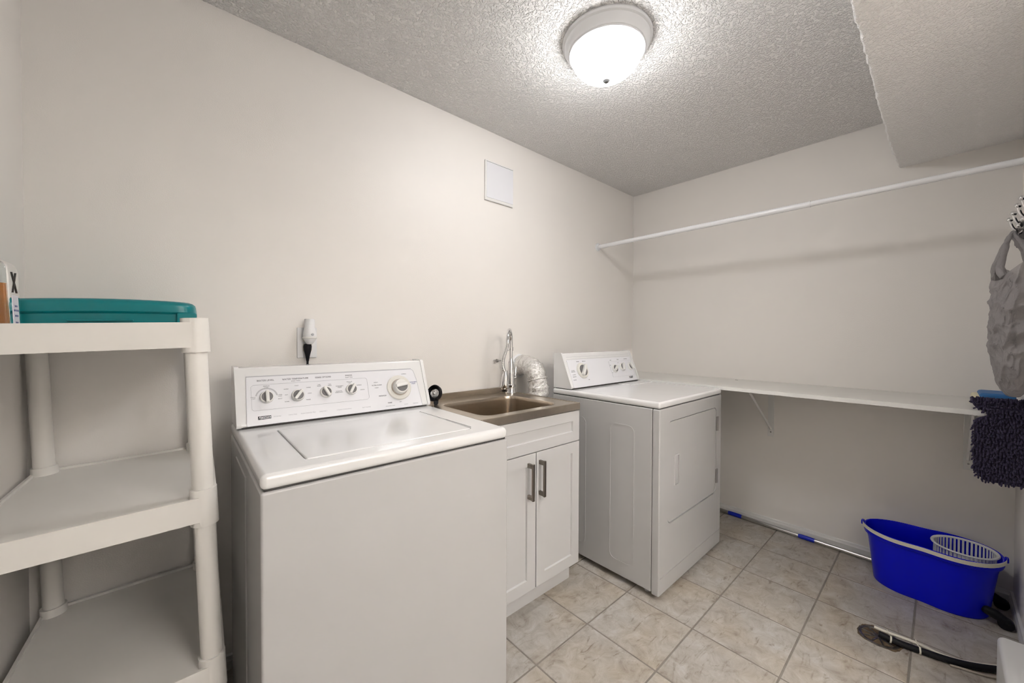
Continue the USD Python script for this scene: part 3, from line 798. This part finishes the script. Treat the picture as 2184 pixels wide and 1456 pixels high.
ws = thing('wall_shelf', 'long white laminate shelf board along the right wall behind the dryer', 'shelf', (0, -.99, .94))
part(ws, 'board', rb(-.499, -.001, YF + .99 + .001, .989, -.021, 0, .0015, 8), 'shelf_board')
part(ws, 'edge_strip', rb(-.5005, -.498, YF + .99 + .001, .989, -.0215, -.0005, .001, 8), 'trim_paint', label='white edging strip')
part(ws, 'speck', poly_manifold(Point(-.07, .17).buffer(.006).union(Point(-.075, .16).buffer(.004)), .0012, -.0002), 'knob_grey', label='small dark scrap lying by the wall')
for by, lb in ((-1.008, 'white steel bracket under the wall shelf, next to the dryer'), (-1.838, 'white steel bracket under the wall shelf, half hidden by the mop pad')):
    b = thing('shelf_bracket', lb, 'bracket', (0, by, .918), group='brackets under the wall shelf')
    part(b, 'wall_plate', rb(-.005, 0, -.017, .017, -.335, .0, .0015), 'trim_paint')
    part(b, 'shelf_arm', rb(-.45, -.004, -.014, .014, -.004, .0005, .0015), 'trim_paint')
    part(b, 'brace', tube([(-.43, 0, -.006), (-.004, 0, -.285)], .0075, 4), 'trim_paint', smooth=False, label='diagonal brace')
    for z in (-.035, -.305):
        part(b, 'screw', lathe([(0, 0), (.0045, 0), (.004, .002), (0, .0028)], 12, z=(-1, 0, 0), at=(-.005, 0, z)), 'steel_dark')

# ------------------------------------------------------------------ mop pole, bucket
P0, P1 = np.array([-.0275, -.52, .0130]), np.array([-.064, -1.64, .0130])
pd = (P1 - P0) / np.linalg.norm(P1 - P0)
mp = thing('mop_pole', 'chrome mop pole with blue grips lying on the floor against the baseboard', 'mop handle', tuple(P0 * (1, 1, 0)))
o = P0 * (1, 1, 0)
at_y = lambda y: P0 + pd * ((y - P0[1]) / pd[1]) - o
part(mp, 'tube', tube([P0 - o, P1 - o], .0116, 20), 'pole_steel', smooth=60)
for a, b in ((-.772, -.856), (-1.172, -1.252)):
    g = [at_y(y) for y in np.linspace(a, b, 9)]
    part(mp, 'grip', tube(g, [.0120, .0127, .0130, .0128, .0130, .0128, .0130, .0127, .0120], 16), 'grip_blue', smooth=60, label='blue plastic grip')

BX, BY = -.200, -1.712
bk = thing('mop_bucket', 'blue oval spin-mop bucket with white basket and handle on the tile floor', 'bucket', (BX, BY, 0))
RZB = .262


def outline(hw, hl, pinch=.10, n=120, sh=0.0):
    a = np.linspace(0, 2 * PI, n, endpoint=False)
    e = 2 / 2.35
    x, y = hw * np.sign(np.cos(a)) * np.abs(np.cos(a)) ** e, hl * np.sign(np.sin(a)) * np.abs(np.sin(a)) ** e
    x *= 1 - pinch * np.exp(-((y - .02) / (.32 * hl)) ** 2)
    x *= 1 - .10 * y / hl
    return np.stack([x, y + sh], -1)


def bring_(hw, hl, z, sh=0.0):
    q = outline(hw, hl, sh=sh)
    return np.c_[q, np.full(len(q), z)]


outp = [(.128, .186, .0), (.132, .190, .006), (.136, .200, .10), (.139, .212, .20), (.140, .218, .226), (.148, .226, .230), (.150, .229, .238), (.149, .229, RZB), (.1465, .2265, RZB + .002), (.143, .222, RZB)]
inp = [(.136, .214, .226), (.134, .206, .18), (.130, .194, .08), (.126, .184, .012)]
part(bk, 'tub', loft([bring_(*p) for p in outp + inp], True, True), 'bucket_blue', smooth=35)
# carrying handle folded down along the front of the rim
q = outline(.1535, .2335, n=240)
sel = [p for p in q if p[0] < .004]
sel = sorted(sel, key=lambda p: -p[1])
hz = lambda p: RZB - .008 + .012 * (p[1] / .23) ** 4
hr = [np.array([[p[0] + dx, p[1], hz(p) + dz] for dx, dz in ((-.004, -.008), (.002, -.008), (.002, .008), (-.004, .008))]) for p in sel]
part(bk, 'handle', loft(hr, True, True), 'cream_plastic', smooth=30, label='white handle folded along the rim')
for p in (sel[0], sel[-1]):
    part(bk, 'pivot', rb(p[0] - .012, p[0] + .012, p[1] - .006, p[1] + .006, RZB - .012, RZB + .010, .004), 'bucket_blue', label='blue handle pivot')
ba = part(bk, 'basket_rim', lathe([(.094, .266), (.098, .269), (.104, .269), (.106, .265), (.104, .262), (.094, .262), (.094, .266)], 48, at=(.008, -.112, 0)), 'white_plastic', smooth=40, label='white rim of the spin basket')
slats = []
for k_ in range(44):
    a = 2 * PI * k_ / 44
    m = rb(-.0038, .0038, -.0015, .0015, -.052, .052, .001, 6)
    m = rot(m, math.degrees(a) - 90, (0, 0, 1))
    slats.append(mv(m, .008 + .0945 * math.cos(a), -.112 + .0945 * math.sin(a), .212))
slats.append(lathe([(.0945, .150), (.0945, .163), (.0930, .163), (.0930, .150)], 48, at=(.008, -.112, 0)))
slats.append(lathe([(0, .150), (.0945, .150), (.0945, .153), (0, .153)], 48, at=(.008, -.112, 0)))
part(ba, 'basket_wall', cat(*slats), 'white_plastic', label='slotted white basket wall')
for x, dx in ((-.085, -.01), (.080, .01)):
    w = part(bk, 'caster', cat(lathe([(0, -.013), (.019, -.013), (.024, -.009), (.024, .009), (.019, .013), (0, .013)], 24, z=(1, 0, 0), at=(x + dx, -.228, .024))), 'rubber_black', smooth=40, label='black rear wheel')
    part(w, 'fork', Manifold.hull_points(np.vstack([ball(12) * r_ + (x + dx * e_, y_, z_) for r_, e_, y_, z_ in ((.016, 1, -.232, .032), (.018, .6, -.200, .050), (.018, .3, -.178, .052))])), 'rubber_black')

# ------------------------------------------------------------------ floor drain, hoses, white appliance
dn = thing('floor_drain', 'rusty round floor drain in the tiles where two hoses end', 'floor drain', (-.757, -1.587, 0))
part(dn, 'rim', lathe([(.052, 0), (.064, 0), (.0635, .003), (.060, .0042), (.054, .003), (.052, .001)], 40), 'drain_metal')
bars = [rb(.010, .053, -.0032, .0032, .0002, .0032, .001, 6) for _ in range(9)]
for i_, b_ in enumerate(bars):
    part(dn, 'grate_bar', rot(b_, i_ * 40, (0, 0, 1)), 'drain_metal')
part(dn, 'grate_hub', lathe([(0, 0), (.013, 0), (.012, .0036), (0, .004)], 20), 'drain_metal')
ga = np.linspace(0, 2 * PI, 90, endpoint=False)
gr = .068 + .012 * (meshkit.fbm(np.stack([np.cos(ga) * 3, np.sin(ga) * 3, ga * 0], -1), 4, 9) - .5) * 2 + .004 * np.sin(ga * 3 + 1)
part(dn, 'grime', poly_manifold(Polygon(np.c_[gr * np.cos(ga), gr * np.sin(ga)]), .0006, .0), 'grime', label='brown grime round the drain')
bh = thing('drain_hose', 'black drain hose running over the floor tiles into the floor drain', 'hose', (-.72, -1.75, 0))
o = np.array([-.72, -1.75, 0])
hpts = spline(np.array([(-.770, -1.588, .022), (-.765, -1.63, .016), (-.752, -1.69, .0125), (-.735, -1.77, .0125), (-.700, -1.845, .0125), (-.66, -1.90, .0135), (-.62, -1.955, .0135)]) - o, 60)
part(bh, 'hose', tube(hpts, .0118, 16), 'rubber_black', smooth=60)
th = thing('thin_tube', 'thin cream plastic tube lying along the black drain hose', 'tube', (-.72, -1.75, 0))
tp = spline(np.array([(-.748, -1.572, .030), (-.739, -1.63, .026), (-.7235, -1.69, .021), (-.707, -1.77, .0075), (-.674, -1.84, .0065), (-.640, -1.885, .0065), (-.600, -1.93, .0065)]) - o, 60)
part(th, 'tube', tube(tp, .0060, 10), 'cream_plastic', smooth=60)
t2 = thing('thin_tube', 'thin tan tube on the floor beside the black drain hose, ending at the white appliance', 'tube', (-.72, -1.86, 0))
part(t2, 'tube', tube(spline(np.array([(-.748, -1.780, .004), (-.730, -1.835, .0042), (-.712, -1.88, .0042), (-.70, -1.897, .0042)]) - np.array([-.72, -1.86, 0]), 24), .0042, 10), 'dial_tan', smooth=60)
for i_, lb in ((5, 'white cable tie round the hose over the floor drain'), (17, 'white cable tie round the black hose beyond the floor drain')):
    ct = thing('cable_tie', lb, 'cable tie', tuple(hpts[i_] + o), group='cable ties on the hose')
    tn = hpts[i_ + 1] - hpts[i_ - 1]; tn /= np.linalg.norm(tn)
    part(ct, 'band', cat(lathe([(.0120, -.0025), (.0138, -.0025), (.0138, .0025), (.0120, .0025)], 20, z=tn), tube([(.010, .004, .010), (.018, .012, .026)], .0016, 6)), 'cream_plastic')
wa = thing('dehumidifier', 'white rounded plastic appliance standing on the floor in the lower right corner', 'appliance', (-.96, -1.93, 0))
part(wa, 'housing', rb(-.16, .16, -.0495, .046, .006, .214, .018, 20), 'white_plastic')
part(wa, 'base', rb(-.15, .15, -.046, .040, 0, .02, .006), 'white_plastic')
part(wa, 'side_groove', rb(.158, .1606, -.045, .042, .052, .055, .0008), 'print_grey', label='fine groove across the end')

# ------------------------------------------------------------------ hooks, bag and mop pad on the right
hk = thing('hook_rack', 'black wall rack with polished double hooks on the right', 'hook rack', (-.55, YF, 1.69))
part(hk, 'rail', rb(-.30, .30, 0, .034, -.080, .022, .006), 'rubber_black', label='black rail')
for hx_ in (-.15, -.033, .103, .223):
    up = spline([(hx_, .026, -.012), (hx_, .036, -.018), (hx_, .050, .0), (hx_, .056, .030)], 20)
    dn_ = spline([(hx_, .026, -.030), (hx_, .034, -.045), (hx_, .044, -.052), (hx_, .052, -.044)], 16)
    part(hk, 'hook', cat(tube(up, .0048, 10), tube(dn_, .0046, 10), *[mv(trimesh.creation.icosphere(2, .0095), *p_) for p_ in (up[-1], dn_[-1])], rb(hx_ - .011, hx_ + .011, .024, .031, -.048, 0.0, .003)), 'chrome', smooth=50, label='polished double hook')

bg = thing('plastic_bag', 'crinkled grey translucent plastic carrier bag hanging from the hook rack', 'bag', (-.62, -1.92, 1.02))
zz = np.linspace(0, .45, 90)
rings = []
for z in zz:
    k_ = z / .45
    ry = np.interp(k_, [0, .06, .18, .40, .70, .90, 1.0], [.016, .030, .044, .0545, .057, .055, .050])
    rx = np.interp(k_, [0, .06, .2, .5, .8, 1], [.05, .09, .125, .14, .135, .115])
    a = np.linspace(0, 2 * PI, 160, endpoint=False)
    p3 = np.stack([rx * np.cos(a), ry * np.sin(a), np.full_like(a, z)], -1)
    w = meshkit.fbm(p3 * (16, 16, 9), 4, 21) - .5
    q3 = np.stack([p3[:, 0] * 24 + p3[:, 2] * 7, p3[:, 1] * 40 + p3[:, 2] * 3, p3[:, 2] * 14 - p3[:, 0] * 9], -1)
    crease = (1 - np.abs(2 * meshkit.noise(q3, 4) - 1)) ** 3 - .25
    crease2 = (1 - np.abs(2 * meshkit.noise(q3[:, ::-1] * 1.7 + 5, 6) - 1)) ** 4 - .2
    p3[:, :2] *= (1 + .36 * w + .15 * crease + .09 * crease2)[:, None]
    p3[:, 1] = np.clip(p3[:, 1], -.056, .066)
    p3[:, 2] += .03 * np.sin(a * 2 + .6) * k_ ** 6
    rings.append(p3)
part(bg, 'bag_body', loft(rings, True, False), 'bag_film', smooth=40)
for sy in (-1, 1):
    top_ = np.array([.012, .010, .600])
    e0_, e1_ = np.array([-.085, sy * .030, .43]), np.array([.085, sy * .036, .43])
    hp_ = spline([e0_, e0_ * .6 + top_ * .4 + (-.01, sy * .014, 0), top_, e1_ * .6 + top_ * .4 + (.01, sy * .014, 0), e1_], 36)
    r_ = .0055 + .0085 * np.abs(np.linspace(-1, 1, 36)) ** 1.5
    hm = tube(hp_, r_, 14)
    v_ = hm.vertices
    v_[:, 1] += (meshkit.fbm(v_ * 45, 3, 2) - .5) * .012
    hm.vertices = v_
    part(bg, 'carry_handle', hm, 'bag_film', smooth=40)

# chenille mop pad draped over the front edge of the shelf
mpad = thing('mop_pad', 'dark navy chenille mop pad draped over the end of the wall shelf', 'mop pad', (-.50, -1.90, .94))
YA, YB_ = .080, -.074
core = np.array([(.17, .012), (.10, .024), (.04, .034), (-.008, .034), (-.028, .018), (-.031, -.006), (-.028, -.03), (-.029, -.08), (-.030, -.15), (-.031, -.22), (-.031, -.272)])
cs_ = spline(np.c_[core, np.zeros(len(core))], 60)[:, :2]
arcl = np.r_[0, np.cumsum(np.linalg.norm(np.diff(cs_, axis=0), axis=1))]


def edge_y(i):
    x, z = cs_[i]
    ya = YA - .014
    if z < .026 and x < 0:
        ya -= .040 * math.exp(-((z + .008) / .015) ** 2)
    if z < -.22:
        ya -= .035 * ((-.22 - z) / .055) ** 2
    if x > .1:
        ya -= .02 * ((x - .1) / .07) ** 2
    return ya


tng = np.gradient(cs_, axis=0); tng /= np.linalg.norm(tng, axis=1, keepdims=True)
nrm = np.stack([tng[:, 1], -tng[:, 0]], -1)
nrm *= -1 if nrm[20, 1] < 0 else 1
grid = []
for i in range(60):
    ys = np.linspace(edge_y(i), YB_, 12)
    grid.append(np.array([[cs_[i, 0] - nrm[i, 0] * .002, y, cs_[i, 1] - nrm[i, 1] * .002] for y in ys] + [[cs_[i, 0] - nrm[i, 0] * .008, y, cs_[i, 1] - nrm[i, 1] * .008] for y in ys[::-1]]))
part(mpad, 'backing', loft(grid, True, True), 'mop_fiber', smooth=40, label='dark backing cloth')


def capsule(n=6):
    prof_c = [(0, 0), (.75, .02), (1.0, .25), (.95, .75), (.6, .95), (0, 1.0)]
    return lathe(prof_c, n)


cap = capsule()
fing = []
step = .0082
nrow = int(arcl[-1] / step)
for r_i in range(nrow + 1):
    L = min(r_i * step, arcl[-1])
    i = int(np.argmin(np.abs(arcl - L)))
    ya = edge_y(i)
    ny = int((ya - YB_) / step)
    for c_i in range(ny + 2):
        y = ya - c_i * step + rng.normal(0, .0012)
        if y < YB_ - .004:
            continue
        p = np.array([cs_[i, 0], y, cs_[i, 1]]) + rng.normal(0, .0010, 3)
        d = np.array([nrm[i, 0], 0, nrm[i, 1]]) + rng.normal(0, .20, 3)
        d[2] -= .75 if p[2] < .02 else .05
        if c_i == 0:
            d[1] += .35
        if r_i >= nrow - 1:
            d = np.array([-.1, 0, -1.0]) + rng.normal(0, .2, 3)
        d /= np.linalg.norm(d)
        ln = rng.uniform(.013, .019)
        M = trimesh.geometry.align_vectors((0, 0, 1), d) @ np.diag([.0031, .0031, ln, 1])
        M[:3, 3] = p
        fing.append(trimesh.transform_points(cap.vertices, M))
nv = len(cap.vertices)
fm = trimesh.Trimesh(np.vstack(fing), np.vstack([cap.faces + nv * k_ for k_ in range(len(fing))]), process=False)
part(mpad, 'chenille_fingers', fm, 'mop_fiber', smooth=True, kind='stuff', label='short thick chenille fingers')

cb = thing('cleaning_cloth', 'folded blue and pale yellow cleaning cloth on the shelf behind the mop pad', 'cloth', (-.20, -1.915, .94))
part(cb, 'blue_fold', rb(-.09, .09, -.040, .060, .0, .052, .012), 'cloth_blue')
part(cb, 'yellow_fold', rb(-.085, .06, .045, .080, .0, .040, .010), 'cloth_yellow', label='pale yellow fold')
